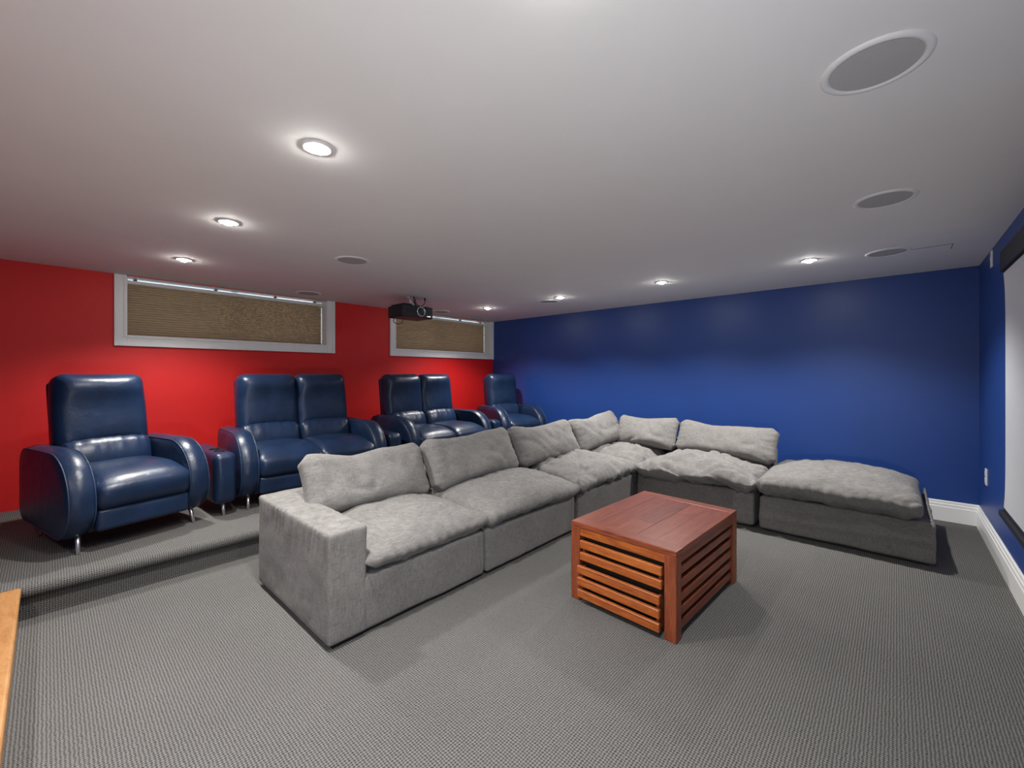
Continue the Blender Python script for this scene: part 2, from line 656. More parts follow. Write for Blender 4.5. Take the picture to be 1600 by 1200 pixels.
    MB().lathe([(0.003, -0.014), (0.012, -0.009), (0.012, 0.009), (0.003, 0.014)], 12, (hw - 0.004, -0.024, head - 0.045), axis='y').build('chain_wheel', 'plate_white', sh, smooth=True)
    for q in (-0.93, -0.22, 0.42, 0.92):
        MB().box(q * hw - 0.012, q * hw + 0.012, -0.01, 0.02, head, zt).build('mounting_bracket', 'hatch_line', sh)


make_window(1, WIN[0], 0.395, 2.375, 1.50)
make_window(2, WIN[1], 3.142, 5.137, 1.495)


# ------------------------------------------------------------------ grey sectional sofa
def soft_block(name, x0, x1, y0, y1, z0, z1, parent, r=0.03, amp=0.006, seed=0, mat='grey_linen', n=(16, 16, 8), extra=None):
    hx, hy, hz = (x1 - x0) / 2, (y1 - y0) / 2, (z1 - z0) / 2
    cx, cy, cz = (x0 + x1) / 2, (y0 + y1) / 2, (z0 + z1) / 2

    def df(u, v, w, co):
        q = (co.x + cx, co.y + cy, co.z + cz)
        d = nz3(q, 5.0, seed) * amp + nz3(q, 14.0, seed + 5) * amp * 0.5 + noise.noise(Vector((q[0] * 26 + seed, q[1] * 26, q[2] * 5))) * amp * 0.25
        nn = Vector((u ** 7, v ** 7, w ** 7))
        if nn.length > 1e-6:
            nn.normalize()
        co = co + nn * d
        if extra:
            co = extra(u, v, w, co)
        return co
    me = rbox(hx, hy, hz, r, *n, deform=df)
    o = mesh_obj(name, me, 'grey_linen' if mat is None else mat, parent, True)
    off = Vector((cx, cy, cz)) - (parent.location if parent else Vector((0, 0, 0)))
    o.location = off
    return o


def seat_cushion(x0, x1, y0, y1, z0, z1, parent, seed, crown=0.055, amp=0.014, front=None):
    """puffy down-filled seat cushion with slumped edge and creases"""
    hx, hy, hz = (x1 - x0) / 2, (y1 - y0) / 2, (z1 - z0) / 2
    cx, cy, cz = (x0 + x1) / 2, (y0 + y1) / 2, (z0 + z1) / 2

    def df(u, v, w, co):
        q = (co.x + cx, co.y + cy, co.z + cz)
        c_ = max(0.0, 1 - u * u) * max(0.0, 1 - v * v)
        e = max(abs(u), abs(v))
        # dome on top, rim lifted off the base below
        top = max(0.0, w)
        co.z += crown * c_ ** 0.7 * (0.2 + 0.8 * top)
        co.z -= 0.030 * top * max(0.0, e - 0.55) / 0.45 * (0.5 + 0.5 * min(abs(u), abs(v)))
        if w < 0:
            co.z += -w * 0.030 * max(0.0, e - 0.86) / 0.14
        wr = nz3(q, 3.2, seed) * amp + nz3(q, 9.0, seed + 2) * amp * 0.55
        ridge = (1 - abs(noise.noise(Vector((q[0] * 7 + seed * 2.0, q[1] * 7 - seed, 0.3)))) * 2.2)
        wr += max(0, ridge - 0.55) * -amp * 0.9
        q2 = Vector((q[0] * 4.2 + 2.0 * nz3(q, 2.2, seed + 6), q[1] * 4.2 + 2.0 * nz3(q, 2.2, seed + 8), seed * 0.7))
        wr -= amp * 0.9 * max(0.0, 1 - abs(noise.noise(q2)) * 7.0) * (0.25 + 0.75 * e * e)
        co.z += wr * (0.35 + 0.65 * abs(w))
        k = 1 + 0.25 * nz3(q, 8.0, seed + 9)
        bulge = 0.012 * (1 - w * w) * k
        co.x += (1 if u > 0 else -1) * bulge * (abs(u) ** 6) + 0.012 * nz3(q, 6.0, seed + 3) * abs(u) ** 4
        co.y += (1 if v > 0 else -1) * bulge * (abs(v) ** 6) + 0.012 * nz3(q, 6.0, seed + 4) * abs(v) ** 4
        # gathered stitches along the rim
        if e > 0.9 and abs(w) < 0.9:
            co += Vector((u, v, 0)) * 0.004 * math.sin((q[0] + q[1]) * 95)
        return co
    me = rbox(hx, hy, hz, min(0.05, hz * 0.8), 46, 46, 5, df, 5)
    o = mesh_obj('seat_cushion', me, 'grey_linen', parent, True)
    o.location = Vector((cx, cy, cz)) - parent.location
    return o


def sofa_module(name, x0, x1, y0, y1, label, seed, back=(), arm=None, base_h=0.285, cushion=None, cush_amp=0.014, crown=0.07):
    root = empty(name, ((x0 + x1) / 2, (y0 + y1) / 2, 0))
    tag(root, label, 'sofa', 'modules of the grey sectional sofa')
    g = 0.004
    MB().box(x0 + 0.03, x1 - 0.03, y0 + 0.03, y1 - 0.03, 0.0, 0.03).build('plinth', 'matte_black').parent = root
    root.children[-1].location = -root.location
    soft_block('base', x0 + g, x1 - g, y0 + g, y1 - g, 0.018, base_h, root, 0.022, 0.006, seed)
    bt = 0.20
    for b in back:
        if b == 'y':
            soft_block('back_frame', x0 + g, x1 - g, y1 - bt, y1 - g + 0.004, 0.05, 0.535, root, 0.03, 0.006, seed + 1)
        if b == 'x':
            soft_block('back_frame', x1 - bt, x1 - g + 0.004, y0 + g, y1 - g, 0.05, 0.535, root, 0.03, 0.006, seed + 2)
    if arm:
        soft_block('arm', x0 + g - 0.003, x0 + arm, y0 + g - 0.004, y1 - g, 0.022, 0.53, root, 0.018, 0.003, seed + 3, n=(12, 90, 26),
                   extra=lambda u, v, w, co: co + Vector((math.copysign(1, u) * abs(u) ** 9, math.copysign(1, v) * abs(v) ** 30, 0))
                   * (0.006 * noise.noise(Vector((co.y * 42 + co.z * 6, co.x * 30, co.z * 4))) * max(0.0, min(1.0, (w - 0.30) / 0.5))))
    if cushion:
        seat_cushion(*cushion, root, seed + 4, crown, cush_amp)
    return root


YF, YB = 1.87, 2.80      # front and back of the long run
XF, XB = 3.83, 4.80      # front and back of the short run
sofa_module('sofa_armchair_module', 0.84, 1.815, YF, YB, 'grey linen sofa end module with a square arm, nearest the camera', 11,
            back=('y',), arm=0.19, cushion=(1.038, 1.812, YF - 0.025, 2.585, 0.288, 0.415))
sofa_module('sofa_armless_module', 1.825, 2.815, YF, YB, 'grey linen armless sofa module next to the square-armed end module', 23,
            back=('y',), cushion=(1.828, 2.822, YF - 0.03, 2.585, 0.288, 0.425))
sofa_module('sofa_armless_module', 2.845, 3.845, YF + 0.01, YB + 0.01, 'grey linen armless sofa module behind the wooden table, before the corner', 37,
            back=('y',), cushion=(2.845, 3.835, YF - 0.02, 2.595, 0.288, 0.425), cush_amp=0.034)
sofa_module('sofa_corner_module', 3.86, XB, YF + 0.01, YB + 0.01, 'grey linen corner module where the two sofa runs meet', 41,
            back=('y', 'x'), cushion=(3.862, 4.585, YF + 0.005, 2.595, 0.288, 0.42), cush_amp=0.034)
sofa_module('sofa_armless_module', XF, XB, 0.845, 1.855, 'grey linen armless sofa module along the blue wall, between corner and ottoman', 53,
            back=('x',), cushion=(XF - 0.03, 4.585, 0.845, 1.85, 0.288, 0.425), cush_amp=0.040)


# ottoman with its turned-up loose cover corner
def otto():
    x0, x1, y0, y1 = XF, XB + 0.02, -0.19, 0.81
    root = empty('sofa_ottoman', ((x0 + x1) / 2, (y0 + y1) / 2, 0))
    tag(root, 'grey linen ottoman module with thick cushion at the open end of the sofa', 'ottoman')
    MB().box(x0 + 0.03, x1 - 0.03, y0 + 0.03, y1 - 0.03, 0.0, 0.03).build('plinth', 'matte_black').parent = root
    root.children[-1].location = -root.location

    def ex(u, v, w, co):
        # loose cover: sagging hollow along the visible front
        if u < -0.9:
            fold = max(0.0, min(1.0, (w - 0.10 + 0.22 * v + 0.08 * math.sin(v * 5)) / 0.35))
            co.x += 0.050 * fold * fold * max(0.0, 1 - v ** 8)
            co.x -= 0.012 * math.exp(-((w + 0.05 + 0.2 * v) / 0.2) ** 2)
        return co
    soft_block('base', x0, x1, y0, y1, 0.018, 0.275, root, 0.022, 0.007, 61, n=(18, 26, 12), extra=ex)
    # cover flap standing up at the end
    ym = y0 + 0.018
    n_ = 14
    vs_, fs_ = [], []
    for i in range(n_ + 1):
        f = i / n_
        x = x0 + 0.02 + (x1 - x0 - 0.04) * f
        hgt = 0.008 + 0.045 * f ** 1.5 + 0.006 * math.sin(f * 9)
        for (dy, z) in ((-0.014, 0.24), (-0.010, 0.265 + hgt * 0.5), (-0.002, 0.27 + hgt), (0.006, 0.265 + hgt), (0.012, 0.24)):
            vs_.append((x - root.location.x, ym + dy - root.location.y, z))
    for i in range(n_):
        for k in range(4):
            fs_.append((i * 5 + k, i * 5 + k + 1, (i + 1) * 5 + k + 1, (i + 1) * 5 + k))
    fs_ += [(0, 1, 2, 3, 4), tuple(n_ * 5 + k for k in (4, 3, 2, 1, 0))]
    for i in range(n_):
        fs_.append((i * 5, i * 5 + 4, (i + 1) * 5 + 4, (i + 1) * 5))
    mesh_obj('cover_flap', pyd('flap', vs_, fs_), 'grey_linen', root, True)
    seat_cushion(x0 - 0.02, x1 - 0.03, y0 + 0.07, y1 + 0.005, 0.278, 0.445, root, 67, 0.075, 0.016)


otto()


# loose back pillows, each a thing of its own
def pillow(label, centre, half_w, half_h, thick, rot_z, lean, seed, ears=0.02, roll=0.0, sag=0.02):
    """local x = width, z = height, y = thickness"""
    def df(u, v, w, co):
        # u width, v thickness, w height
        f = max(0.0, (1 - abs(u) ** 3.2)) ** 0.55 * max(0.0, (1 - abs(w) ** 3.2)) ** 0.55
        co.y *= 0.24 + 0.76 * f
        co.x *= 1 - ears * (1 - w * w) * abs(u) / half_w
        co.z *= 1 - ears * (1 - u * u) * abs(w) / half_h
        cr = max(0.0, abs(u) - 0.86) / 0.14 * max(0.0, abs(w) - 0.72) / 0.28
        co.x -= math.copysign(0.035 * cr, u)
        co.z -= math.copysign(0.03 * cr, w)
        if w > 0:
            co.z -= sag * math.exp(-((u + 0.25) / 0.4) ** 2) * w + 0.01 * noise.noise(Vector((u * 2.1 + seed, 0, 0)))
        # filling slumps to the lower half
        co.y *= 1.0 + 0.22 * (-w) * (1 - u * u)
        q = (co.x, co.y * 0.4, co.z)
        e = max(abs(u), abs(w))
        wr = nz3(q, 4.0, seed) * 0.016 + nz3(q, 11.0, seed + 3) * 0.009
        wr -= 0.010 * max(0.0, 1 - abs(noise.noise(Vector((q[0] * 5 + q[2] * 3 + seed, q[2] * 4 - q[0] * 2, seed * 0.3)))) * 6) * (1 - 0.5 * w)
        # gathers at the rim
        wr += 0.005 * max(0, e - 0.7) / 0.3 * math.sin((u * 31 if abs(w) > abs(u) else w * 22) + 4 * noise.noise(Vector((u * 3, w * 3, seed))))
        co.y += wr * (1 if v > 0 else -1) * min(1, f * 1.6 + 0.15)
        return co
    me = rbox(half_w, thick, half_h, 0.03, 34, 4, 22, df, 4)
    root = mesh_obj('sofa_pillow', me, 'grey_linen', None, True)
    root.matrix_world = Matrix.Translation(centre) @ Matrix.Rotation(rot_z, 4, 'Z') @ Matrix.Rotation(lean, 4, 'X') @ Matrix.Rotation(roll, 4, 'Y')
    tag(root, label, 'cushion', 'loose back pillows of the grey sofa')
    return root


LEAN = R(-28)
pillow('grey linen back pillow beside the square sofa arm', (1.380, 2.480, 0.592), 0.420, 0.195, 0.105, 0, LEAN, 1, roll=R(1.6))
pillow('grey linen back pillow second from the square sofa arm', (2.245, 2.455, 0.604), 0.452, 0.20, 0.115, 0, LEAN, 2, roll=R(-1))
pillow('grey linen back pillow third from the square sofa arm', (3.19, 2.475, 0.600), 0.468, 0.195, 0.11, 0, LEAN, 3)
pillow('grey pillow with a peaked corner, in the sofa corner on the recliner side', (4.16, 2.50, 0.610), 0.46, 0.195, 0.11, R(-4), LEAN, 4, roll=R(-4))
pillow('smaller grey pillow in the sofa corner against the blue wall side', (4.50, 2.06, 0.605), 0.355, 0.185, 0.10, R(-90), LEAN, 5)
pillow('wide grey back pillow next to the ottoman, against the blue wall side', (4.50, 1.255, 0.590), 0.465, 0.18, 0.10, R(-90), LEAN, 6, roll=R(2))


# ------------------------------------------------------------------ navy leather recliners
def arc_pts(cx, cy, r, a0, a1, n=8):
    return [(cx + r * math.cos(R(a0 + (a1 - a0) * i / n)), cy + r * math.sin(R(a0 + (a1 - a0) * i / n))) for i in range(n + 1)]


def arm_profile(inset=0.0):
    y0, y1, z0, z1 = 0.0 + inset, 0.80 - inset, 0.085 + inset, 0.60 - inset
    p = []
    r = 0.30 - inset
    p += arc_pts(y0 + r, z1 - r, r, 90, 180, 12)          # big front curve
    r2 = 0.20 - inset
    p += arc_pts(y0 + r2, z0 + r2, r2, 180, 270, 10)
    r3 = 0.10 - inset * 0.5
    p += arc_pts(y1 - r3, z0 + r3 + 0.03, r3, 270, 360, 6)
    r4 = 0.12 - inset * 0.5
    p += arc_pts(y1 - r4, z1 - r4, r4, 0, 90, 6)
    return p


def arm_mesh(w):
    secs = [(0.0, 0.016), (0.006, 0.008), (0.018, 0.002), (w * 0.35, -0.006), (w * 0.5, -0.008), (w * 0.65, -0.006), (w - 0.018, 0.002), (w - 0.006, 0.008), (w, 0.016)]
    vs_, fs_ = [], []
    for x, ins in secs:
        vs_ += [(x, y, z) for y, z in arm_profile(ins)]
    m = len(arm_profile(0))
    for i in range(len(secs) - 1):
        for k in range(m):
            fs_.append((i * m + k, i * m + (k + 1) % m, (i + 1) * m + (k + 1) % m, (i + 1) * m + k))
    # slightly pillowed side panels
    for base, x in ((0, -0.006), ((len(secs) - 1) * m, w + 0.006)):
        ring = vs_[base:base + m]
        cy_, cz_ = sum(p[1] for p in ring) / m, sum(p[2] for p in ring) / m
        k0 = len(vs_)
        for p in ring:
            vs_.append((x, cy_ + (p[1] - cy_) * 0.86, cz_ + (p[2] - cz_) * 0.86))
        for k in range(m):
            fs_.append((base + k, base + (k + 1) % m, k0 + (k + 1) % m, k0 + k))
        fs_.append(tuple(range(k0, k0 + m)))
    return pyd('arm', vs_, fs_)


AW, SW = 0.125, 0.49
ARM_ME = arm_mesh(AW)
mbp = MB()
for xx in (0.004, AW - 0.004):
    mbp.tube([(xx, y, z) for y, z in arm_profile(0.008)], 0.0042, 6, closed=True)
PIPE_ME = pyd('piping', mbp.v, mbp.f)


def leather_soft(hx, hy, hz, r, seed, deform, n=(14, 12, 5)):
    def df(u, v, w, co):
        co = deform(u, v, w, co)
        co.z += nz3(co, 9, seed) * 0.003
        co.y += nz3(co, 8, seed + 2) * 0.003
        return co
    return rbox(hx, hy, hz, r, *n, deform=df, k=5)


def leg_obj(parent, x, y, dx, dy, h=0.11):
    MB().tube([(x, y, h), (x + dx * 0.5, y + dy * 0.5, h / 2), (x + dx, y + dy, 0.0)], 0.014, 12, r2=0.009).build('leg', 'chrome', parent, smooth=True)


def recliner(name, nseat, loc, rz, label, seed, leans=(0.0, 0.0)):
    """local: x along the width, y from the front to the back, z up"""
    root = empty(name, (loc[0], loc[1], PLAT_Z), rz)
    tag(root, label, 'recliner', 'navy leather recliner row')
    W = nseat * SW + 2 * AW
    for x in (0.0, W - AW):
        a = mesh_obj('arm', ARM_ME, 'navy_leather', root, True, (x, 0, 0))
        mesh_obj('piping', PIPE_ME, 'navy_piping', a, True)
    MB().box(AW - 0.01, W - AW + 0.01, 0.10, 0.74, 0.11, 0.30).build('seat_frame', 'matte_black', root)
    for i in range(nseat):
        cx = AW + SW * (i + 0.5)
        sd = seed + i * 10

        def dseat(u, v, w, co):
            co.z += 0.030 * max(0, w) * (1 - u ** 4) * (1 - 0.4 * v * v)
            if v < -0.2:                                   # waterfall front
                f = (-0.2 - v) / 0.8
                co.z -= 0.050 * f * f * max(0, w)
                co.y -= 0.030 * f * (1 - w * w) * (1 - 0.25 * u ** 4)
            return co
        me = leather_soft(SW / 2 + 0.004, 0.30, 0.105, 0.050, sd, dseat, (16, 14, 5))
        mesh_obj('seat_cushion', me, 'navy_leather', root, True, (cx, 0.30, 0.345))

        def dpan(u, v, w, co):
            co.y -= 0.012 * (1 - u ** 4) * (1 - w ** 4) * (1 if v < 0 else 0)
            return co
        me = leather_soft(SW / 2 - 0.003, 0.035, 0.068, 0.022, sd + 1, dpan, (14, 2, 5))
        mesh_obj('footrest_panel', me, 'navy_leather', root, True, (cx, 0.045, 0.185))

        def dlum(u, v, w, co):
            if v < 0:
                co.y -= 0.045 * (1 - w * w) * (1 - 0.5 * u ** 4)
            co.z += 0.022 * (1 - u * u) * max(0, w)
            co.y -= 0.004 * math.sin(u * 26 + 2 * math.sin(u * 7)) * max(0, w) * (1 if v < 0 else 0)
            return co
        me = leather_soft(SW / 2 - 0.002, 0.07, 0.135, 0.05, sd + 2, dlum, (22, 3, 8))
        mesh_obj('lumbar_cushion', me, 'navy_leather', root, True, (cx, 0.60, 0.475), (R(-12), 0, 0))

        def dback(u, v, w, co):
            co.x *= 1.0 - 0.045 * max(0, w) + 0.01 * (1 - w * w)
            if v < 0:
                co.y -= 0.040 * (1 - u ** 4) * (0.55 + 0.45 * max(0, w)) * (1 - abs(w) ** 5)
                # headrest roll at the top and gathered creases near the bottom
                co.y -= 0.022 * math.exp(-((w - 0.62) / 0.28) ** 2) * (1 - u ** 4)
                if w < -0.45:
                    k_ = (-0.45 - w) / 0.55
                    co.y += 0.007 * k_ * math.sin(u * 17 + w * 9 + sd) * abs(u) ** 0.7
            if w < -0.3:
                co.z -= -0.03 * (1 - u * u) * (-0.3 - w) / 0.7
            return co
        lean = R(-9) - leans[i]
        me = leather_soft(SW / 2 + 0.010, 0.085, 0.268, 0.066, sd + 3, dback, (18, 4, 16))
        bk = mesh_obj('backrest', me, 'navy_leather', root, True, (cx, 0.700, 0.80), (lean, 0, 0))
        me = leather_soft(SW / 2 - 0.004, 0.03, 0.36, 0.028, sd + 4, lambda u, v, w, co: co, (8, 2, 10))
        mesh_obj('back_shell', me, 'navy_leather', bk, True, (0, 0.088, -0.13))
    for (x, y, dx, dy) in ((0.075, 0.12, -0.01, -0.035), (W - 0.075, 0.12, 0.01, -0.035), (0.075, 0.66, -0.01, 0.03), (W - 0.075, 0.66, 0.01, 0.03)):
        leg_obj(root, x, y, dx, dy)
    return root


def console(loc, rz, label, seed):
    root = empty('recliner_console', (loc[0], loc[1], PLAT_Z), rz)
    tag(root, label, 'console', 'navy leather consoles between the recliners')
    w = 0.076

    def df(u, v, w_, co):
        if v < 0:
            co.y -= 0.020 * (1 - w_ * w_) * (1 - u ** 4)
        return co
    me = leather_soft(w, 0.34, 0.19, 0.045, seed, df, (6, 16, 8))
    mesh_obj('body', me, 'navy_leather', root, True, (w, 0.36, 0.285))
    mb = MB().lathe([(0.034, 0.0), (0.037, 0.004), (0.037, 0.006), (0.031, 0.006), (0.030, -0.002)], 24, (w, 0.17, 0.4745), cap1=True)
    mb.build('cup_holder', 'matte_black', root, smooth=False)
    MB().lathe([(0.034, 0.0), (0.037, 0.004), (0.037, 0.006), (0.031, 0.006), (0.030, -0.002)], 24, (w, 0.29, 0.4745)).build('cup_holder', 'matte_black', root)
    leg_obj(root, w, 0.10, 0.0, -0.03)
    leg_obj(root, w, 0.62, 0.0, 0.02)
    return root


recliner('recliner_chair', 1, (0.081, 3.490), R(15), 'single navy leather recliner at the left end, beside the wooden step', 100)
console((0.828, 3.695), R(3), 'navy leather console between the left single recliner and the first double one', 140)
recliner('double_recliner', 2, (0.997, 3.70), R(-2), 'double navy leather recliner behind the square sofa arm, below the wide window end', 200)
console((2.28, 3.70), R(0), 'navy leather console between the two double recliners', 150)
recliner('double_recliner', 2, (2.53, 3.70), R(2), 'double navy leather recliner below the ceiling projector', 300, (R(-2), 0))
console((3.82, 3.78), R(-3), 'navy leather console between the right double recliner and the corner recliner', 160)
recliner('recliner_chair', 1, (4.135, 3.92), R(-16), 'single navy leather recliner in the corner by the blue wall', 400)


# ------------------------------------------------------------------ slatted wooden coffee table
def coffee_table():
    L, D, Hh = 0.85, 0.60, 0.428         # along x, along y, height
    root = empty('coffee_table', (1.968 + 0.42, 1.045 - 0.015, 0), R(-2.6))
    tag(root, 'reddish wooden coffee table with slatted sides and two drawers', 'table')
    x0, x1, y0, y1 = -L / 2, L / 2, -D / 2, D / 2
    pw = 0.058
    tt = 0.028
    zt = Hh - tt
    # corner posts
    for x in (x0, x1 - pw):
        for y in (y0, y1 - pw):
            MB().box(x, x + pw, y, y + pw, 0, zt).build('post', 'mahogany_z', root, bevel=0.003)
    # top: end boards along y and planks along x
    top = empty('table_top', (0, 0, 0), 0, root)
    ew = 0.075
    for x in (x0, x1 - ew):
        MB().box(x, x + ew, y0, y1, zt, Hh).build('end_board', 'mahogany_y', top, bevel=0.003)
    widths = [0.135, 0.105, 0.125, 0.11, 0.125]
    y = y0
    gap = 0.0003
    for i, wd in enumerate(widths):
        cut = [None, 0.12, -0.14, 0.2, None][i]
        segs = [(x0 + ew, x1 - ew)] if cut is None else [(x0 + ew, cut), (cut, x1 - ew)]
        for a, b in segs:
            MB().box(a + gap, b - gap, y + gap, y + wd - gap, zt, Hh - 0.0008 - 0.0006 * (i % 2)).build('plank', 'mahogany_x', top, bevel=0.0006, seg=1)
        y += wd
    # aprons under the top
    ah = 0.042
    MB().box(x0 + pw, x1 - pw, y0 + 0.004, y0 + 0.024, zt - ah, zt).build('apron', 'mahogany_x', root, bevel=0.002)
    MB().box(x0 + pw, x1 - pw, y1 - 0.024, y1 - 0.004, zt - ah, zt).build('apron', 'mahogany_x', root, bevel=0.002)
    MB().box(x0 + 0.003, x0 + 0.022, y0 + pw, y1 - pw, zt - ah, zt).build('apron', 'amber_slat', root, bevel=0.002)
    MB().box(x1 - 0.022, x1 - 0.003, y0 + pw, y1 - pw, zt - ah, zt).build('apron', 'amber_slat', root, bevel=0.002)
    # dark inner carcass
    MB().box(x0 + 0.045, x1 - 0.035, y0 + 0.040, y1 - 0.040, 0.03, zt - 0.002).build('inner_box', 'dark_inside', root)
    # fixed slats on the two long sides
    sh, sg = 0.041, 0.0235
    zs = [zt - ah - sg - sh - i * (sh + sg) for i in range(5)]
    for z in zs:
        for (a, b) in ((y0 + 0.010, y0 + 0.028), (y1 - 0.028, y1 - 0.010)):
            MB().box(x0 + pw - 0.004, x1 - pw + 0.004, a, b, z, z + sh).build('slat', 'mahogany_x', root, bevel=0.002, seg=1)
        MB().box(x1 - 0.028, x1 - 0.010, y0 + pw - 0.004, y1 - pw + 0.004, z, z + sh).build('slat', 'amber_slat', root, bevel=0.002, seg=1)
    # two drawers with slatted fronts, a little open
    for di, (rows, out) in enumerate((((0, 1), 0.006), ((2, 3, 4), 0.030))):
        dr = empty('drawer', (x0 - out, 0, 0), 0, root)
        tag(dr, ['shallow upper drawer with two amber slats', 'deep lower drawer with three amber slats, pulled out a little'][di])
        for r_ in rows:
            MB().box(0.0, 0.020, y0 + pw + 0.012, y1 - pw - 0.004, zs[r_], zs[r_] + sh).build('slat', 'amber_slat', dr, bevel=0.002, seg=1)
        zlo, zhi = zs[rows[-1]], zs[rows[0]] + sh
        for ya in (y0 + pw + 0.020, y1 - pw - 0.026):
            MB().box(0.021, 0.060, ya, ya + 0.014, zlo + 0.004, zhi - 0.012).build('drawer_side', 'mahogany_x', dr)
    return root


coffee_table()


# ------------------------------------------------------------------ wooden step at the left
stp = empty('wooden_step', (-0.72, 1.38, 0))
tag(stp, 'honey coloured wooden step landing at the left edge, level with the platform', 'step')
yA, yB = Y_SCREEN + 0.02, PLAT_Y - 0.03
MB().box(-0.62, 0.622, yA - 1.38, yB - 1.38, 0.0, 0.150).build('riser_box', 'honey_oak', stp)
MB().box(-0.62, 0.632, yA - 1.38, yB - 1.38, 0.150, 0.182).build('tread_board', 'honey_oak', stp, bevel=0.010, seg=3)


# ------------------------------------------------------------------ projection screen and wall plates
def screen():
    xa, xb = 1.84, 3.865
    y = Y_SCREEN
    root = empty('projection_screen', ((xa + xb) / 2, y, 0.4))
    tag(root, 'white roll-down projection screen with black casing and weight bar on the blue wall', 'screen')

    def P(mb, nm, mat, bev=0.0, par=None):
        o = mb.build(nm, mat, bevel=bev)
        o.parent = root
        o.matrix_parent_inverse = Matrix.Translation(root.location).inverted()
        return o
    P(MB().box(xa, xb, y + 0.002, y + 0.042, 1.862, 1.985), 'casing', 'screen_black', 0.006)
    # tensioned cloth: sides curve inwards between casing and bar
    n_ = 24
    yc = y + 0.028
    for nm, mat, inn, dy in (('screen_border', 'screen_black', 0.0, 0.0), ('screen_cloth', 'screen_white', 0.012, 0.0015)):
        vs_, fs_ = [], []
        z0, z1 = (0.418, 1.866) if nm == 'screen_border' else (0.455, 1.850)
        for i in range(n_ + 1):
            f = i / n_
            z = z0 + (z1 - z0) * f
            zz = (z - 0.418) / (1.866 - 0.418)
            c_ = 0.075 * (1 - abs(2 * zz - 1) ** 7)
            for yy in (yc + dy, yc + dy + 0.001):
                vs_ += [(xa + c_ + inn, yy, z), (xb - c_ - inn, yy, z)]
        for i in range(n_):
            a = i * 4
            fs_ += [(a, a + 1, a + 5, a + 4), (a + 2, a + 6, a + 7, a + 3), (a, a + 4, a + 6, a + 2), (a + 1, a + 3, a + 7, a + 5)]
        mb = MB().add(vs_, fs_)
        P(mb, nm, mat)
    P(MB().box(xa - 0.01, xb + 0.03, y + 0.012, y + 0.044, 0.392, 0.428), 'weight_bar', 'screen_black', 0.004)


screen()


def plate(x, z, w, hh, nm, label, cat, slots):
    root = empty(nm, (x, Y_SCREEN, z))
    tag(root, label, cat)
    MB().box(-w / 2, w / 2, 0.0, 0.008, -hh / 2, hh / 2).build('cover_plate', 'plate_white', root, bevel=0.003)
    for dz in slots:
        MB().box(-w * 0.24, w * 0.24, 0.008, 0.011, dz - 0.016, dz + 0.016).build('socket', 'plate_white', root, bevel=0.002)


plate(4.74, 0.475, 0.075, 0.122, 'wall_outlet', 'white wall outlet plate low on the blue wall under the screen side', 'outlet', (-0.025, 0.025))
plate(4.50, 2.062, 0.06, 0.118, 'wall_plate', 'narrow white plate high on the wall near the ceiling corner', 'plate', (0.0,))


# ------------------------------------------------------------------ ceiling fittings
def recessed_light(x, y, label, dim=1.0):
    root = empty('recessed_light', (x, y, ROOM_H))
    tag(root, label, 'ceiling light', 'recessed ceiling lights')
    MB().lathe([(0.058, 0.0), (0.057, -0.004), (0.050, -0.006), (0.034, -0.004), (0.027, 0.0)], 32, cap0=False, cap1=False).build('trim_ring', 'speaker_trim', root, smooth=True)
    MB().lathe([(0.027, -0.0012), (0.026, -0.008), (0.021, -0.014), (0.012, -0.018), (0.001, -0.019)], 24).build('lamp', 'lamp_glow', root, smooth=True)
    for nm, watt, ang, blend in (('wide_beam', SPOT_W, 130, 0.55), ('core_beam', CORE_W, 92, 1.0)):
        ld = bpy.data.lights.new(nm, 'SPOT')
        ld.energy = watt * dim
        ld.spot_size = R(ang)
        ld.spot_blend = blend
        ld.shadow_soft_size = 0.03
        ld.color = (1.0, 0.975, 0.94)
        lo = bpy.data.objects.new(nm, ld)
        COL.objects.link(lo)
        lo.parent = root
        lo.location = (0, 0, -0.045)


recessed_light(-0.75, 0.50, 'recessed ceiling light outside the view above the wooden step, closer to the screen wall', 0.6)
recessed_light(-0.75, 1.68, 'recessed ceiling light outside the view above the wooden step, farther from the screen wall', 0.6)
LX = (0.712, 4.003)
LY = (0.50, 1.68, 2.885, 4.085)
LBL = {(0, 0): 'recessed ceiling light just above the top edge of the view', (0, 1): 'largest recessed ceiling light, nearest the camera on the left side',
       (0, 2): 'second recessed ceiling light of the left row, above the red wall side', (0, 3): 'farthest recessed ceiling light of the left row, above the wide window',
       (1, 0): 'recessed ceiling light nearest the screen wall, in the row by the blue wall', (1, 1): 'second recessed ceiling light from the screen wall, by the blue wall',
       (1, 2): 'recessed ceiling light close to a round speaker, by the blue wall', (1, 3): 'small far recessed ceiling light above the corner recliner'}
for i, x in enumerate(LX):
    for j, y in enumerate(LY):
        recessed_light(x, y, LBL[(i, j)])


def ceiling_speaker(x, y, label, r=0.128):
    root = empty('ceiling_speaker', (x, y, ROOM_H))
    tag(root, label, 'speaker', 'round in-ceiling speakers')
    MB().lathe([(r, 0.0), (r - 0.002, -0.005), (r - 0.012, -0.008), (r - 0.022, -0.006), (r - 0.023, -0.002)], 48, cap0=False, cap1=False).build('trim_ring', 'speaker_trim', root, smooth=True)
    MB().lathe([(r - 0.022, -0.001), (r - 0.024, -0.005), (0.06, -0.0062), (0.001, -0.0065)], 48).build('grille', 'speaker_grille', root)


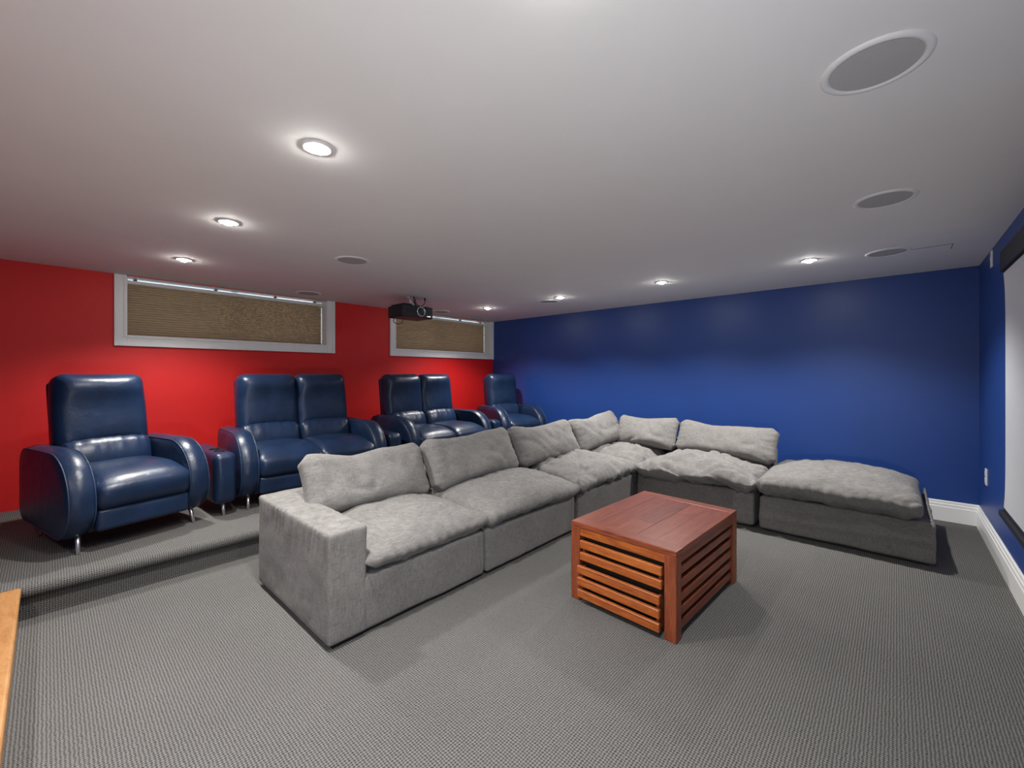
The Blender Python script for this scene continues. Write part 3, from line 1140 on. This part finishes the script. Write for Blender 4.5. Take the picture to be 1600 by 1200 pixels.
for (x, y, lb) in ((1.60, 0.046, 'large round ceiling speaker nearest the camera at upper right'),
                   (2.861, 0.043, 'middle round ceiling speaker of three along the screen wall'),
                   (4.123, 0.046, 'round ceiling speaker beside the access hatch'),
                   (1.605, 3.148, 'round ceiling speaker left of the projector, clear of any lamp'),
                   (1.935, 4.785, 'round ceiling speaker close to the wide window'),
                   (4.135, 3.148, 'round ceiling speaker beside a lit lamp near the blue wall'),
                   (3.785, 4.80, 'far round ceiling speaker right of the projector')):
    ceiling_speaker(x, y, lb)

# access hatch
ht = empty('access_hatch', (4.29, -0.17, ROOM_H))
tag(ht, 'flush white access hatch in the ceiling beside a round speaker', 'hatch')
MB().box(-0.135, 0.135, -0.115, 0.115, -0.003, 0.0).build('door_panel', 'ceiling_paint', ht)
MB().box(-0.141, -0.135, -0.118, 0.118, -0.0012, 0.0).box(-0.141, 0.02, -0.120, -0.115, -0.0012, 0.0).build('shadow_gap', 'hatch_line', ht)


# ------------------------------------------------------------------ projector
def projector():
    cx, cy = 2.83, 4.16
    root = empty('projector', (cx, cy, ROOM_H))
    tag(root, 'black projector hanging upside down from the ceiling before the right window', 'projector')
    zt, zb = -0.118, -0.250
    w, d = 0.205, 0.15
    MB().box(-w, w, -d, d, zb, zt).build('body', 'projector_black', root, bevel=0.012, seg=3)
    MB().box(-w + 0.03, -w + 0.14, -d + 0.02, d - 0.02, zt - 0.002, zt + 0.020).build('foot_block', 'projector_black', root, bevel=0.005)
    MB().box(w - 0.09, w - 0.05, -d + 0.02, -d + 0.06, zt - 0.002, zt + 0.008).build('foot_block', 'projector_black', root, bevel=0.003)
    lx, lz = 0.035, (zt + zb) / 2 + 0.004
    MB().lathe([(0.046, 0.0), (0.056, -0.004), (0.056, -0.010), (0.049, -0.012), (0.047, -0.004)], 40, (lx, -d, lz), 'y', False, False).build('lens_ring', 'silver_ring', root, smooth=True)
    lens = MB().lathe([(0.047, -0.003), (0.044, -0.010), (0.030, -0.006), (0.026, -0.012), (0.014, -0.016), (0.001, -0.017)], 32, (lx, -d, lz), 'y').build('lens', 'lens_glass', root, smooth=True)
    for k in range(6):
        MB().box(-w + 0.05 + k * 0.022, -w + 0.062 + k * 0.022, -d - 0.0015, -d + 0.002, zb + 0.035, zt - 0.03).build('vent_slot', 'matte_black', root)
    MB().box(w - 0.085, w - 0.035, -d - 0.002, -d + 0.002, zb + 0.018, zb + 0.030).build('badge', 'silver_ring', root)
    # ceiling mount
    mt = MB().lathe([(0.045, 0.0), (0.045, -0.008), (0.018, -0.012), (0.018, -0.070), (0.030, -0.074), (0.030, -0.090)], 20).build('ceiling_mount', 'plate_white', root, smooth=False)
    arms = MB()
    for (ax, ay) in ((0.10, 0.08), (-0.10, 0.08), (0.10, -0.08), (-0.10, -0.08)):
        arms.tube([(0, 0, -0.082), (ax * 0.6, ay * 0.6, -0.088), (ax, ay, zt)], 0.006, 8)
    arms.build('mount_arm', 'plate_white', root, smooth=True)

    def cable(pts, r=0.004):
        # smooth the hanging wire with a Catmull-Rom curve
        P_ = [Vector(p) for p in pts]
        P_ = [P_[0]] + P_ + [P_[-1]]
        out = []
        for i in range(1, len(P_) - 2):
            for s in range(8):
                t_ = s / 8
                a, b, c_, d_ = P_[i - 1:i + 3]
                out.append(0.5 * ((2 * b) + (c_ - a) * t_ + (2 * a - 5 * b + 4 * c_ - d_) * t_ ** 2 + (3 * b - a - 3 * c_ + d_) * t_ ** 3))
        out.append(P_[-1])
        MB().tube(out, r, 8).build('cable', 'matte_black', root, smooth=True)
    cable([(-0.02, -0.07, 0.0), (0.0, -0.085, -0.05), (0.02, -0.09, -0.085), (0.055, -0.10, -0.11), (0.10, -0.09, -0.095), (0.14, -0.08, -0.06), (0.15, -0.07, -0.03), (0.15, -0.07, 0.0)])
    cable([(0.0, -0.06, 0.0), (0.012, -0.075, -0.04), (-0.005, -0.08, -0.075), (0.02, -0.08, -0.11)])
    cable([(-0.03, -0.06, 0.0), (-0.055, -0.075, -0.03), (-0.03, -0.085, -0.05), (0.005, -0.085, -0.08), (0.03, -0.08, -0.11)])
    MB().lathe([(0.009, 0.0), (0.011, -0.012), (0.007, -0.034)], 12, (0.15, -0.07, 0.0)).build('plug', 'matte_black', root)
    cable([(-0.12, d - 0.02, zb + 0.02), (-0.14, d - 0.01, zb - 0.03), (-0.08, d - 0.01, zb - 0.055), (-0.02, d - 0.01, zb - 0.03), (-0.01, d - 0.02, zb + 0.02)])


projector()
